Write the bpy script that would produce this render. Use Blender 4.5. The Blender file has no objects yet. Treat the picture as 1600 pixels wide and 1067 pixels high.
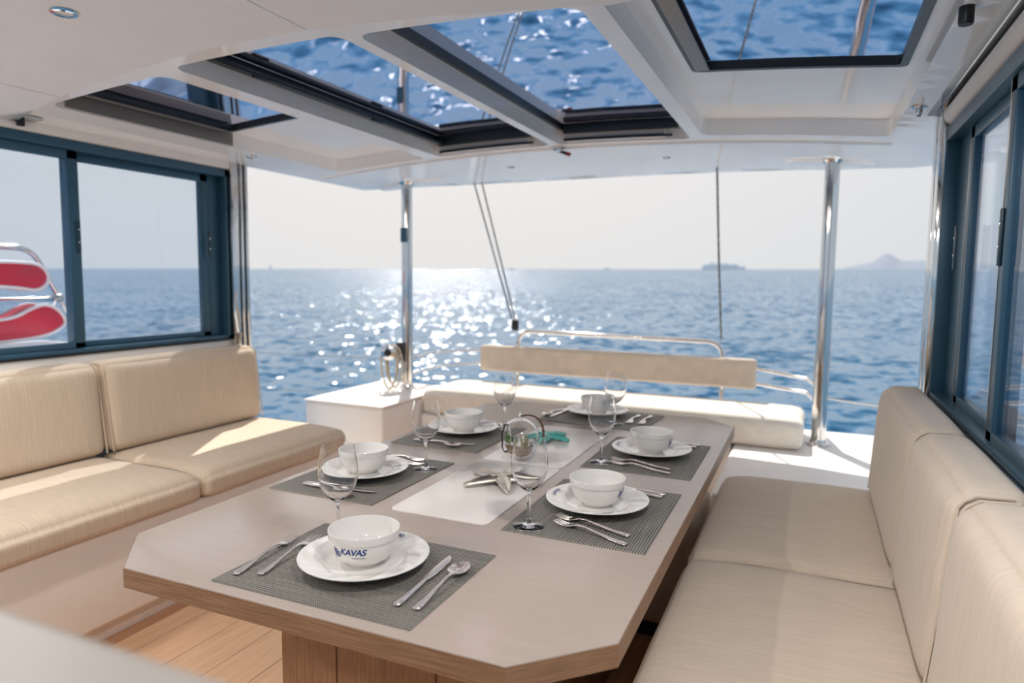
import bpy, bmesh, math, random
from mathutils import Vector, Matrix, noise
from mathutils.geometry import delaunay_2d_cdt

random.seed(7)
sc = bpy.context.scene
C = sc.collection
PI = math.pi

def srgb(r, g, b):
    f = lambda c: (c/12.92 if c <= .04045 else ((c+.055)/1.055)**2.4)
    return (f(r/255), f(g/255), f(b/255), 1)

# ------------------------------------------------------------------ camera
# boat frame: X across the boat (right in the picture), Y aft, Z up, metres; floor z = 0, table top z = 0.75
CAMZ = 1.345
cam_d = bpy.data.cameras.new('camera')
cam_d.lens = 24.0
cam_d.sensor_width = 36.0
cam_d.clip_start = .02
cam_d.clip_end = 60000
cam = bpy.data.objects.new('camera', cam_d)
C.objects.link(cam)
R = Matrix(((0.9157520, -0.0473389, 0.3989451), (0.4015967, 0.0809804, -0.9122293), (0.0108772, 0.9955909, 0.0931691)))
cam.matrix_world = Matrix.Translation((0, 0, CAMZ)) @ R.to_4x4()
cam_d.dof.use_dof = True
cam_d.dof.focus_distance = 1.6
cam_d.dof.aperture_fstop = 2.5
sc.camera = cam

# ------------------------------------------------------------------ exposure, sky, sun
sc.view_settings.view_transform = 'Standard'
sc.view_settings.look = 'None'
sc.view_settings.gamma = 1.0
sc.view_settings.use_curve_mapping = False
sc.view_settings.exposure = 0.0
sc.cycles.use_denoising = True
sc.cycles.max_bounces = 14
sc.cycles.diffuse_bounces = 8
sc.cycles.transmission_bounces = 12
sc.cycles.transparent_max_bounces = 16
sc.cycles.caustics_reflective = False
sc.cycles.caustics_refractive = True
sc.cycles.sample_clamp_indirect = 4.0

SUN_AZ, SUN_EL = math.radians(30), math.radians(52.5)      # 30 degrees to the left of straight aft
sun_dir = Vector((-math.sin(SUN_AZ)*math.cos(SUN_EL), math.cos(SUN_AZ)*math.cos(SUN_EL), math.sin(SUN_EL)))
SKY_LOW, SKY_MID, SKY_TOP, SKY_GLOW = (.55, .63, .72, 1), (.42, .55, .73, 1), (.28, .43, .68, 1), (.68, .45, .20)
world = bpy.data.worlds.new('sky'); sc.world = world
world.use_nodes = True
wn, wl = world.node_tree.nodes, world.node_tree.links
wn.clear()
w_out = wn.new('ShaderNodeOutputWorld'); w_bg = wn.new('ShaderNodeBackground')
SEA_N = Vector((-0.0041, -0.0154, 1)).normalized()         # the boat sits about a degree off level
def wmath(op, a, b=None, clamp=False):
    m = wn.new('ShaderNodeMath'); m.operation = op; m.use_clamp = clamp
    for k, v in ((0, a), (1, b)):
        if v is None: continue
        if isinstance(v, (int, float)): m.inputs[k].default_value = v
        else: wl.new(v, m.inputs[k])
    return m.outputs[0]
def wdot(src, vec):
    m = wn.new('ShaderNodeVectorMath'); m.operation = 'DOT_PRODUCT'; m.inputs[1].default_value = vec
    wl.new(src, m.inputs[0]); return m.outputs['Value']
w_tc = wn.new('ShaderNodeTexCoord'); w_dir = w_tc.outputs['Generated']
# hazy summer sky: pale at the horizon, bluer overhead, brighter towards the sun
w_ramp = wn.new('ShaderNodeValToRGB'); el = w_ramp.color_ramp.elements
el[0].position, el[0].color = 0.0, SKY_LOW
el[1].position, el[1].color = 1.0, SKY_TOP
e_ = el.new(.12); e_.color = tuple(SKY_LOW[i]*.8+SKY_MID[i]*.2 for i in range(3))+(1,)
e_ = el.new(.42); e_.color = SKY_MID
wl.new(wmath('MAXIMUM', wdot(w_dir, SEA_N), 0.0), w_ramp.inputs[0])
glow = wmath('POWER', wmath('MAXIMUM', wdot(w_dir, sun_dir), 0.0), 2.0)
w_gl = wn.new('ShaderNodeVectorMath'); w_gl.operation = 'SCALE'; w_gl.inputs[0].default_value = SKY_GLOW
wl.new(glow, w_gl.inputs['Scale'])
w_add = wn.new('ShaderNodeVectorMath'); w_add.operation = 'ADD'
wl.new(w_ramp.outputs[0], w_add.inputs[0]); wl.new(w_gl.outputs[0], w_add.inputs[1])
w_bg.inputs['Strength'].default_value = 1.0
wl.new(w_add.outputs[0], w_bg.inputs['Color'])
wl.new(w_bg.outputs['Background'], w_out.inputs['Surface'])

sun_l = bpy.data.lights.new('sun', 'SUN')
sun_l.energy = 5.6; sun_l.angle = math.radians(.55); sun_l.color = (1, .96, .91)
sun_o = bpy.data.objects.new('sun', sun_l); C.objects.link(sun_o)
sun_o.rotation_euler = sun_dir.to_track_quat('Z', 'Y').to_euler()
sun_o.location = sun_dir*30

# ------------------------------------------------------------------ materials
MATS = {}
class NT:
    def __init__(s, name):
        s.m = bpy.data.materials.new(name); s.m.use_nodes = True
        s.n, s.l = s.m.node_tree.nodes, s.m.node_tree.links
        s.b = s.n['Principled BSDF']; s.out = s.n['Material Output']
        MATS[name] = s.m
    def new(s, t, **kw):
        x = s.n.new(t)
        for k, v in kw.items(): setattr(x, k, v)
        return x
    def link(s, a, b): s.l.new(a, b)
    def set(s, **kw):
        for k, v in kw.items(): s.b.inputs[k.replace('_', ' ')].default_value = v
        return s
    def noise(s, scale, detail=2, stretch=(1, 1, 1), rough=.5, coord='Object'):
        tc = s.new('ShaderNodeTexCoord'); mp = s.new('ShaderNodeMapping'); nz = s.new('ShaderNodeTexNoise')
        mp.inputs['Scale'].default_value = stretch
        nz.inputs['Scale'].default_value = scale; nz.inputs['Detail'].default_value = detail; nz.inputs['Roughness'].default_value = rough
        s.link(tc.outputs[coord], mp.inputs[0]); s.link(mp.outputs[0], nz.inputs['Vector'])
        return nz
    def ramp(s, src, stops):
        r = s.new('ShaderNodeValToRGB'); e = r.color_ramp.elements
        e[0].position, e[0].color = stops[0]; e[1].position, e[1].color = stops[-1]
        for p, c in stops[1:-1]:
            k = e.new(p); k.color = c
        s.link(src, r.inputs[0]); return r
    def bump(s, src, strength, dist):
        b = s.new('ShaderNodeBump'); b.inputs['Strength'].default_value = strength; b.inputs['Distance'].default_value = dist
        s.link(src, b.inputs['Height']); s.link(b.outputs[0], s.b.inputs['Normal'])

def plain(name, col, rough=.5, metal=0, spec=.5, coat=0, var=0):
    t = NT(name)
    t.set(Base_Color=col, Roughness=rough, Metallic=metal)
    t.b.inputs['Specular IOR Level'].default_value = spec
    t.b.inputs['Coat Weight'].default_value = coat
    if var:
        nz = t.noise(6, 3)
        a = tuple(c*(1-var) for c in col[:3])+(1,); b = tuple(min(1, c*(1+var)) for c in col[:3])+(1,)
        r = t.ramp(nz.outputs['Fac'], [(.3, a), (.7, b)]); t.link(r.outputs[0], t.b.inputs['Base Color'])
    return t

plain('gelcoat', srgb(245, 243, 241), .07, var=.02)
plain('gelcoat_satin', srgb(238, 232, 225), .4, var=.02)
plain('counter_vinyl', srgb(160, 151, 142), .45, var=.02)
plain('headliner', srgb(232, 233, 235), .65, var=.02)
plain('porcelain', srgb(226, 222, 216), .07, coat=.4)
plain('frame_blue', srgb(50, 86, 106), .36, metal=.2)
plain('handle_blue', srgb(30, 54, 70), .4)
plain('frame_dark', srgb(30, 36, 38), .4)
plain('track_grey', srgb(128, 124, 120), .4)
plain('rubber', srgb(18, 20, 22), .5)
plain('chrome', srgb(215, 213, 210), .07, metal=1)
plain('steel', srgb(205, 200, 192), .2, metal=1)
plain('silverware', srgb(240, 232, 224), .26, metal=1)
plain('silver_star', srgb(238, 228, 212), .27, metal=1)
plain('inset_white', srgb(228, 219, 211), .22)
plain('red_vinyl', srgb(205, 28, 50), .38, var=.08)
plain('white_piping', srgb(235, 225, 220), .5)
plain('logo_blue', srgb(20, 62, 130), .3)
plain('black_metal', srgb(22, 22, 24), .35)
plain('red_plastic', srgb(150, 25, 50), .4)
plain('hazed_ship_paint', srgb(240, 242, 245), .8)
plain('hazed_island_rock', srgb(142, 158, 178), 1, var=.02)
plain('lamp_lens', srgb(220, 220, 220), .3)
plain('stem_brown', srgb(86, 62, 44), .7, var=.2)
plain('blind_fabric', srgb(225, 218, 212), .6)

for nm, k in (('hazed_ship_paint', .45), ('hazed_island_rock', .66)):       # distance haze put into these materials as part transparency, no real haze
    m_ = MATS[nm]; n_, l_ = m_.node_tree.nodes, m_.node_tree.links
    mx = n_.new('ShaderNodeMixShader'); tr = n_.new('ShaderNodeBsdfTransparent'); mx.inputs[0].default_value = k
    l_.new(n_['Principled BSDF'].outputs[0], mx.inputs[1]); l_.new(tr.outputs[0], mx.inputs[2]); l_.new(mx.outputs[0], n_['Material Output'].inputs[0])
t = NT('pebble'); t.set(Roughness=.7)
nz = t.noise(160, 2); r = t.ramp(nz.outputs['Fac'], [(.3, srgb(96, 70, 48)), (.5, srgb(160, 130, 98)), (.7, srgb(205, 188, 160))]); t.link(r.outputs[0], t.b.inputs['Base Color'])
t = NT('leaf_green'); t.set(Roughness=.45)
nz = t.noise(60, 2); r = t.ramp(nz.outputs['Fac'], [(.3, srgb(46, 92, 40)), (.7, srgb(120, 158, 84))]); t.link(r.outputs[0], t.b.inputs['Base Color'])
t = NT('moss_stem'); t.set(Roughness=.7)
nz = t.noise(90, 2); r = t.ramp(nz.outputs['Fac'], [(.3, srgb(120, 112, 70)), (.7, srgb(186, 174, 124))]); t.link(r.outputs[0], t.b.inputs['Base Color'])
t = NT('teal_resin'); t.set(Base_Color=srgb(46, 150, 135), Roughness=.22, Coat_Weight=.3)
nz = t.noise(40, 2); r = t.ramp(nz.outputs['Fac'], [(.3, srgb(24, 120, 108)), (.7, srgb(90, 176, 165))]); t.link(r.outputs[0], t.b.inputs['Base Color'])

def wood(name, a, b, stretch, rough=.45, scale=9):
    t = NT(name); t.set(Roughness=rough)
    nz = t.noise(scale, 4, stretch, .62)
    r = t.ramp(nz.outputs['Fac'], [(.32, a), (.68, b)])
    t.link(r.outputs[0], t.b.inputs['Base Color'])
    t.bump(nz.outputs['Fac'], .12, .001)
    return t
wood('edge_wood', srgb(120, 88, 62), srgb(160, 124, 94), (1.2, 1.2, 42), .45)
wood('pedestal_wood', srgb(128, 94, 66), srgb(166, 126, 94), (40, 40, 1), .5)
wood('table_laminate', srgb(169, 154, 143), srgb(173, 158, 147), (1.5, 14, 1), .2, 6)
wood('floor_wood', srgb(206, 164, 128), srgb(222, 184, 150), (9, .8, 1), .5, 5)
wood('teak', srgb(150, 108, 84), srgb(182, 140, 112), (30, 2, 4), .6, 6)

def fabric(name, col, streak=(160, 14, 14)):
    t = NT(name); t.set(Roughness=.92)
    t.b.inputs['Specular IOR Level'].default_value = .15
    t.b.inputs['Sheen Weight'].default_value = .15
    n1 = t.noise(1, 3, streak); n2 = t.noise(700, 2)
    mx = t.new('ShaderNodeMath', operation='MULTIPLY_ADD'); mx.inputs[1].default_value = .55
    sub = t.new('ShaderNodeMath', operation='MULTIPLY'); sub.inputs[1].default_value = .45
    t.link(n2.outputs['Fac'], sub.inputs[0]); t.link(n1.outputs['Fac'], mx.inputs[0]); t.link(sub.outputs[0], mx.inputs[2])
    a = tuple(c*.86 for c in col[:3])+(1,); b = tuple(min(1, c*1.10) for c in col[:3])+(1,)
    r = t.ramp(mx.outputs[0], [(.32, a), (.68, b)])
    t.link(r.outputs[0], t.b.inputs['Base Color'])
    t.bump(mx.outputs[0], .35, .0012)
    return t
fabric('fabric_back', srgb(206, 186, 163), (14, 190, 8))
fabric('fabric_seat', srgb(206, 186, 163), (14, 150, 14))
fabric('fabric_cream', srgb(232, 223, 209), (14, 150, 14))
fabric('fabric_rib', srgb(208, 192, 174), (12, 260, 12))

# woven placemat: two thread directions
t = NT('placemat_weave'); t.set(Roughness=.6)
tc = t.new('ShaderNodeTexCoord')
w1 = t.new('ShaderNodeTexWave'); w1.bands_direction = 'X'; w1.inputs['Scale'].default_value = 66; w1.inputs['Distortion'].default_value = .6
w2 = t.new('ShaderNodeTexWave'); w2.bands_direction = 'Y'; w2.inputs['Scale'].default_value = 50; w2.inputs['Distortion'].default_value = .6
t.link(tc.outputs['Object'], w1.inputs['Vector']); t.link(tc.outputs['Object'], w2.inputs['Vector'])
mm = t.new('ShaderNodeMath', operation='MULTIPLY'); t.link(w1.outputs['Fac'], mm.inputs[0]); t.link(w2.outputs['Fac'], mm.inputs[1])
nz = t.noise(1, 3, (6, 220, 1))
ad = t.new('ShaderNodeMath', operation='MULTIPLY_ADD'); ad.inputs[1].default_value = .62
t.link(nz.outputs['Fac'], ad.inputs[0]); t.link(mm.outputs[0], ad.inputs[2])
r = t.ramp(ad.outputs[0], [(.22, srgb(44, 45, 42)), (.5, srgb(96, 93, 86)), (1.0, srgb(172, 165, 152))])
t.link(r.outputs[0], t.b.inputs['Base Color']); t.bump(mm.outputs[0], .5, .0008)

# braided rope
t = NT('rope_cream'); t.set(Roughness=.8)
nz = t.noise(150, 2); r = t.ramp(nz.outputs['Fac'], [(.38, srgb(110, 92, 66)), (.5, srgb(214, 200, 178)), (.7, srgb(236, 226, 208))]); t.link(r.outputs[0], t.b.inputs['Base Color'])
t = NT('rope_dark'); t.set(Roughness=.8)
nz = t.noise(120, 2); r = t.ramp(nz.outputs['Fac'], [(.4, srgb(50, 62, 70)), (.6, srgb(168, 172, 172))]); t.link(r.outputs[0], t.b.inputs['Base Color'])

def thin_glass(name, tint, ior=1.45, boost=1.0, refl=(1, 1, 1, 1)):
    t = NT(name); t.n.remove(t.b)
    tr = t.new('ShaderNodeBsdfTransparent'); tr.inputs[0].default_value = tint
    gl = t.new('ShaderNodeBsdfGlossy'); gl.inputs['Roughness'].default_value = 0.0; gl.inputs['Color'].default_value = refl
    fr = t.new('ShaderNodeFresnel'); fr.inputs['IOR'].default_value = ior
    mu = t.new('ShaderNodeMath', operation='MULTIPLY'); mu.inputs[1].default_value = boost; mu.use_clamp = True
    mx = t.new('ShaderNodeMixShader')
    t.link(fr.outputs[0], mu.inputs[0]); t.link(mu.outputs[0], mx.inputs[0])
    t.link(tr.outputs[0], mx.inputs[1]); t.link(gl.outputs[0], mx.inputs[2]); t.link(mx.outputs[0], t.out.inputs[0])
thin_glass('window_glass', (.86, .90, .945, 1), 1.45, .45)
thin_glass('hatch_glass', (.03, .03, .05, 1), 1.75, .95, (.86, .86, 1, 1))
t = NT('crystal'); t.n.remove(t.b)
g = t.new('ShaderNodeBsdfGlass'); g.inputs['IOR'].default_value = 1.45; g.inputs['Roughness'].default_value = 0; g.inputs[0].default_value = (.985, .985, .985, 1)
t.link(g.outputs[0], t.out.inputs[0])

# sea: random facet slopes at three wave sizes (no screen filtering, so that far water still glitters)
t = NT('sea_water'); t.set(Base_Color=srgb(48, 100, 132), Roughness=.15, IOR=1.33); t.b.inputs['Specular IOR Level'].default_value = .5
geo = t.new('ShaderNodeNewGeometry')
acc = None
for sc_, amp, st in ((.16, .35, (1, .6, 1)), (.7, .9, (1, .6, 1)), (2.6, 2.8, (.8, .8, 1))):
    nz = t.noise(sc_, 2, st)
    sb = t.new('ShaderNodeVectorMath', operation='SUBTRACT'); sb.inputs[1].default_value = (.5, .5, .5)
    ml = t.new('ShaderNodeVectorMath', operation='MULTIPLY'); ml.inputs[1].default_value = (amp*.36, amp*1.25, 0)        # swell runs along the sun's bearing: steep that way, gentle across
    t.link(nz.outputs['Color'], sb.inputs[0]); t.link(sb.outputs[0], ml.inputs[0])
    if acc is None: acc = ml
    else:
        a = t.new('ShaderNodeVectorMath', operation='ADD'); t.link(acc.outputs[0], a.inputs[0]); t.link(ml.outputs[0], a.inputs[1]); acc = a
vr = t.new('ShaderNodeVectorRotate', rotation_type='Z_AXIS'); vr.inputs['Angle'].default_value = math.radians(30); t.link(acc.outputs[0], vr.inputs['Vector'])
a = t.new('ShaderNodeVectorMath', operation='ADD'); t.link(vr.outputs[0], a.inputs[0]); t.link(geo.outputs['Normal'], a.inputs[1])
nn = t.new('ShaderNodeVectorMath', operation='NORMALIZE'); t.link(a.outputs[0], nn.inputs[0]); t.link(nn.outputs[0], t.b.inputs['Normal'])

# ------------------------------------------------------------------ mesh helpers
def mesh_of(verts, faces, smooth=False):
    me = bpy.data.meshes.new('m'); me.from_pydata([tuple(v) for v in verts], [], faces); me.validate()
    bm = bmesh.new(); bm.from_mesh(me); bmesh.ops.recalc_face_normals(bm, faces=bm.faces); bm.to_mesh(me); bm.free()
    if smooth:
        for p in me.polygons: p.use_smooth = True
    return me
def bm_mesh(bm, smooth=False):
    bmesh.ops.recalc_face_normals(bm, faces=bm.faces)
    me = bpy.data.meshes.new('m'); bm.to_mesh(me); bm.free()
    if smooth:
        for p in me.polygons: p.use_smooth = True
    return me
def auto(me, ang=35):
    for p in me.polygons: p.use_smooth = True
    bm = bmesh.new(); bm.from_mesh(me)
    for e in bm.edges:
        if len(e.link_faces) == 2 and e.calc_face_angle(0) > math.radians(ang): e.smooth = False
    bm.to_mesh(me); bm.free(); return me
def join(*mes):
    bm = bmesh.new()
    for m in mes: bm.from_mesh(m)
    me = bpy.data.meshes.new('m'); bm.to_mesh(me); bm.free(); return me
def box(x0, x1, y0, y1, z0, z1, bev=0, seg=2):
    bm = bmesh.new(); bmesh.ops.create_cube(bm, size=1)
    for v in bm.verts: v.co = Vector(((x0+x1)/2+v.co.x*(x1-x0), (y0+y1)/2+v.co.y*(y1-y0), (z0+z1)/2+v.co.z*(z1-z0)))
    if bev: bmesh.ops.bevel(bm, geom=list(bm.edges), offset=bev, segments=seg, profile=.5, affect='EDGES')
    me = bm_mesh(bm)
    return auto(me) if bev else me
def prism(poly, z0, z1, bev=0, seg=2):
    n = len(poly)
    me = mesh_of([(x, y, z0) for x, y in poly]+[(x, y, z1) for x, y in poly],
                 [tuple(range(n))[::-1], tuple(range(n, 2*n))]+[(i, (i+1) % n, n+(i+1) % n, n+i) for i in range(n)])
    if bev:
        bm = bmesh.new(); bm.from_mesh(me)
        bmesh.ops.bevel(bm, geom=[e for e in bm.edges if abs(e.verts[0].co.z-e.verts[1].co.z) < 1e-6], offset=bev, segments=seg, profile=.5, affect='EDGES')
        me = auto(bm_mesh(bm))
    return me
def lathe(prof, n=48, smooth=True, wob=None):
    verts, faces, m = [], [], len(prof)
    for i in range(n):
        a = 2*PI*i/n
        for r, z in prof:
            rr, zz = wob(r, z, a) if wob else (r, z)
            verts.append((rr*math.cos(a), rr*math.sin(a), zz))
    for i in range(n):
        j = (i+1) % n
        for k in range(m-1): faces.append((i*m+k, j*m+k, j*m+k+1, i*m+k+1))
    me = mesh_of(verts, faces)
    bm = bmesh.new(); bm.from_mesh(me); bmesh.ops.remove_doubles(bm, verts=bm.verts, dist=1e-6); me = bm_mesh(bm)
    return auto(me, 50) if smooth else me
def tube(pts, r, n=10, closed=False):
    pts = [Vector(p) for p in pts]; N = len(pts); verts, faces = [], []
    T = []
    for i in range(N):
        a, b = (pts[(i-1) % N], pts[(i+1) % N]) if closed else (pts[max(i-1, 0)], pts[min(i+1, N-1)])
        T.append((b-a).normalized())
    u = T[0].orthogonal().normalized()
    for i in range(N):
        if i: u = (u-T[i]*u.dot(T[i])).normalized()
        w = T[i].cross(u); rr = r[i] if isinstance(r, (list, tuple)) else r
        for k in range(n):
            a = 2*PI*k/n; verts.append(pts[i]+(u*math.cos(a)+w*math.sin(a))*rr)
    for i in range(N if closed else N-1):
        j = (i+1) % N
        for k in range(n): faces.append((i*n+k, i*n+(k+1) % n, j*n+(k+1) % n, j*n+k))
    if not closed: faces += [tuple(range(n))[::-1], tuple(range((N-1)*n, N*n))]
    return auto(mesh_of(verts, faces), 60)
def bend(pts, rad=.05, seg=6):
    pts = [Vector(p) for p in pts]; out = [pts[0]]
    for a, b, c in zip(pts, pts[1:], pts[2:]):
        d1, d2 = (a-b), (c-b); r1 = min(rad, d1.length*.49, d2.length*.49)
        p, q = b+d1.normalized()*r1, b+d2.normalized()*r1
        for k in range(seg+1):
            s = k/seg; out.append(p*(1-s)**2+b*2*s*(1-s)+q*s*s)
    return out+[pts[-1]]
def loft(secs, n=10):
    """secs: (x, y, z, half width across, half thickness) along the local path in the YZ plane, widths along X"""
    verts, faces = [], []
    for i, (x, y, z, hw, ht) in enumerate(secs):
        a, b = secs[max(i-1, 0)], secs[min(i+1, len(secs)-1)]
        d = Vector((0, b[1]-a[1], b[2]-a[2])).normalized(); nrm = Vector((0, -d.z, d.y))
        for k in range(n):
            an = 2*PI*k/n; verts.append(Vector((x, y, z))+Vector((1, 0, 0))*hw*math.cos(an)+nrm*ht*math.sin(an))
    for i in range(len(secs)-1):
        for k in range(n): faces.append((i*n+k, i*n+(k+1) % n, (i+1)*n+(k+1) % n, (i+1)*n+k))
    faces += [tuple(range(n))[::-1], tuple(range((len(secs)-1)*n, len(secs)*n))]
    return auto(mesh_of(verts, faces), 50)
def rrect(x0, x1, y0, y1, r, seg=5):
    out = []
    for cx, cy, a0 in ((x1-r, y1-r, 0), (x0+r, y1-r, 90), (x0+r, y0+r, 180), (x1-r, y0+r, 270)):
        for k in range(seg+1):
            a = math.radians(a0+90*k/seg); out.append((cx+r*math.cos(a), cy+r*math.sin(a)))
    return out
def cushion(x0, x1, y0, y1, z0, z1, r=.035, puff=(0, 0, .012), n=16, shear=None, wrinkle=.0025, seed=0):
    """rounded, slightly puffed upholstered block"""
    bm = bmesh.new(); bmesh.ops.create_cube(bm, size=2)
    bmesh.ops.subdivide_edges(bm, edges=list(bm.edges), cuts=n, use_grid_fill=True)
    hx, hy, hz = (x1-x0)/2, (y1-y0)/2, (z1-z0)/2; c = Vector(((x0+x1)/2, (y0+y1)/2, (z0+z1)/2))
    # squeeze the grid so that lines gather near the edges
    g = lambda u, h: h*math.copysign(1-(1-abs(u))**1.6, u)
    for v in bm.verts:
        u = v.co.copy()
        p = Vector((g(u.x, hx), g(u.y, hy), g(u.z, hz)))
        q = Vector((max(-hx+r, min(hx-r, p.x)), max(-hy+r, min(hy-r, p.y)), max(-hz+r, min(hz-r, p.z))))
        d = p-q
        if d.length > 1e-9: p = q+d.normalized()*min(r, max(abs(d.x), abs(d.y), abs(d.z)))
        f = lambda a: 1-a*a*a*a
        p.x += puff[0]*u.x*f(u.y)*f(u.z); p.y += puff[1]*u.y*f(u.x)*f(u.z); p.z += puff[2]*(u.z > -.99 and max(u.z, 0))*f(u.x)*f(u.y)
        p += Vector((noise.noise((p*7+Vector((seed, 0, 0)))), noise.noise(p*7+Vector((seed, 9, 0))), noise.noise(p*7+Vector((seed, 0, 9)))))*wrinkle
        if shear: p = shear(p, u)
        v.co = p+c
    return bm_mesh(bm, True)

# ------------------------------------------------------------------ object helpers
def tag(o, label=None, cat=None, group=None, kind=None):
    if label: o['label'] = label
    if cat: o['category'] = cat
    if group: o['group'] = group
    if kind: o['kind'] = kind
    return o
def obj(name, me, mat, parent=None, label=None, cat=None, group=None, kind=None):
    o = bpy.data.objects.new(name, me); me.name = name
    me.materials.clear(); me.materials.append(MATS[mat])
    C.objects.link(o)
    if parent:
        me.transform(Matrix.Translation(-Vector(wloc(parent)))); o.parent = parent
    else:                                     # put the origin at the base of the thing
        bb = [v.co for v in me.vertices]
        b = Vector(((min(v.x for v in bb)+max(v.x for v in bb))/2, (min(v.y for v in bb)+max(v.y for v in bb))/2, min(v.z for v in bb)))
        me.transform(Matrix.Translation(-b)); o.location = b
    return tag(o, label, cat, group, kind)
def wloc(o):
    v = Vector(o.location)
    while o.parent: o = o.parent; v = v+Vector(o.location)
    return v
def thing(name, loc, label=None, cat=None, group=None, kind=None):
    o = bpy.data.objects.new(name, None); C.objects.link(o); o.location = loc
    return tag(o, label, cat, group, kind)
def copy_tree(o, parent=None):
    c = o.copy(); C.objects.link(c); c.parent = parent
    for ch in list(o.children): copy_tree(ch, c)
    return c

# ================================================================== SETTING
def sea_z(x, y): return -1.35+.0041*x+.0154*y
rings = [0, 40, 200, 1000, 5000, 26000]
verts, faces = [(0, 0, sea_z(0, 0))], []
NS = 72
for r_ in rings[1:]:
    for k in range(NS):
        a = 2*PI*k/NS; x, y = r_*math.cos(a), r_*math.sin(a); verts.append((x, y, sea_z(x, y)))
for k in range(NS): faces.append((0, 1+k, 1+(k+1) % NS))
for i in range(len(rings)-2):
    for k in range(NS):
        a, b = 1+i*NS, 1+(i+1)*NS
        faces.append((a+k, b+k, b+(k+1) % NS, a+(k+1) % NS))
obj('sea', mesh_of(verts, faces), 'sea_water', kind='structure')

# floor of teak-look planks
fl = thing('floor', (-1.2, 1.5, 0), kind='structure')
for k in range(12):
    x0 = -2.33+k*.17
    obj('plank', box(x0+.0012, x0+.1688, -.6, 3.85, -.04, 0, .0012, 1), 'floor_wood', fl)
obj('subfloor', box(-2.4, .3, -.6, 3.85, -.09, -.0405), 'rubber', fl)

# moulded decks
obj('deck', box(-.36, .62, 2.93, 4.5, 0, .44, .02, 3), 'gelcoat_satin', kind='structure', label='cream moulded deck platform behind the settee')
obj('added_aft_deck', box(-2.5, .45, 4.52, 5.7, .05, .2, .03, 3), 'gelcoat', kind='structure', label='added white aft deck hidden behind the bench')  # unseen deck, added to bounce sun up to the ceiling
obj('side_step', box(-3.0, -2.335, 2.885, 3.43, -.12, 0, .01), 'gelcoat_satin', kind='structure', label='white step between the left settee and the locker')
obj('side_deck', box(-4.4, -3.06, .3, 2.72, .86, .93, .03, 3), 'gelcoat', kind='structure', label='white side deck outside the window')
obj('deck_edge', box(.5, 1.3, .3, 5.2, .15, .3, .03, 3), 'gelcoat', kind='structure', label='white side deck beyond the sliding window')

# ---- hard top
ZC, KC, XC = 2.05, .034, -1.27
def cz(x): return ZC-KC*(x-XC)**2
XL, XR = -2.96, .36
aft = [(.36, 3.0), (.56, 3.0), (.56, 4.1), (.45, 4.24), (.1, 4.44), (-.6, 4.64), (-1.2, 4.72), (-1.8, 4.68), (-2.3, 4.5), (-2.78, 4.24), (-2.96, 4.1)]
front = 1.45
pans = {'A': (-2.70, -2.09, 1.74, 3.5), 'B': (-2.0, -1.315, 1.70, 3.5), 'C': (-1.265, -.58, 1.72, 3.5), 'D': (-.515, .28, 1.62, 3.42)}
DEPTH = .07
def inside(poly, x, y):
    c = False
    for (x0, y0), (x1, y1) in zip(poly, poly[1:]+poly[:1]):
        if (y0 > y) != (y1 > y) and x < (x1-x0)*(y-y0)/(y1-y0)+x0: c = not c
    return c
def sheet(outline, holes, zf, step=.12):
    pts, edges = [], []
    def add(loop):
        dens = []
        for a, b in zip(loop, loop[1:]+loop[:1]):
            n = max(1, int(math.dist(a, b)/.1))
            dens += [(a[0]+(b[0]-a[0])*k/n, a[1]+(b[1]-a[1])*k/n) for k in range(n)]
        s = len(pts); pts.extend(dens); edges.extend([(s+i, s+(i+1) % len(dens)) for i in range(len(dens))])
        return dens
    o2 = add(outline); h2 = [add(h) for h in holes]
    x0, x1 = min(p[0] for p in outline), max(p[0] for p in outline); y0, y1 = min(p[1] for p in outline), max(p[1] for p in outline)
    x = x0+step
    while x < x1:
        y = y0+step
        while y < y1:
            if inside(o2, x, y) and not any(inside(h, x, y) for h in h2): pts.append((x, y))
            y += step
        x += step
    v, e, f, *_ = delaunay_2d_cdt([Vector(p) for p in pts], edges, [], 0, 1e-5)
    fs = []
    for t_ in f:
        cx = sum(v[i].x for i in t_)/3; cy = sum(v[i].y for i in t_)/3
        if inside(o2, cx, cy) and not any(inside(h, cx, cy) for h in h2): fs.append(tuple(t_))
    return [(p.x, p.y, zf(p.x, p.y)) for p in v], fs, o2, h2
roof_outline = [(XL, front), (XR, front)]+aft
loops = {k: rrect(p[0], p[1], p[2], p[3], .05) for k, p in pans.items()}
glass_r = {'A': (-2.685, -2.1, 1.74, 2.62), 'B': (-1.99, -1.33, 1.72, 3.47), 'C': (-1.25, -.6, 1.74, 3.47), 'D': (-.43, .245, 1.66, 2.60)}
V, F, o2, h2 = sheet(roof_outline, list(loops.values()), lambda x, y: cz(x))
bm = bmesh.new(); vs = [bm.verts.new(p) for p in V]
for f in F:
    try: bm.faces.new([vs[i] for i in f])
    except ValueError: pass
# well walls up to the pan roofs
for h in h2:
    lo = [bm.verts.new((x, y, cz(x))) for x, y in h]
    cx = sum(p[0] for p in h)/len(h); cy = sum(p[1] for p in h)/len(h)
    hi = [bm.verts.new((cx+(x-cx)*.985, cy+(y-cy)*.99, cz(x)+DEPTH)) for x, y in h]
    for i in range(len(h)):
        j = (i+1) % len(h); bm.faces.new((lo[i], lo[j], hi[j], hi[i]))
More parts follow.
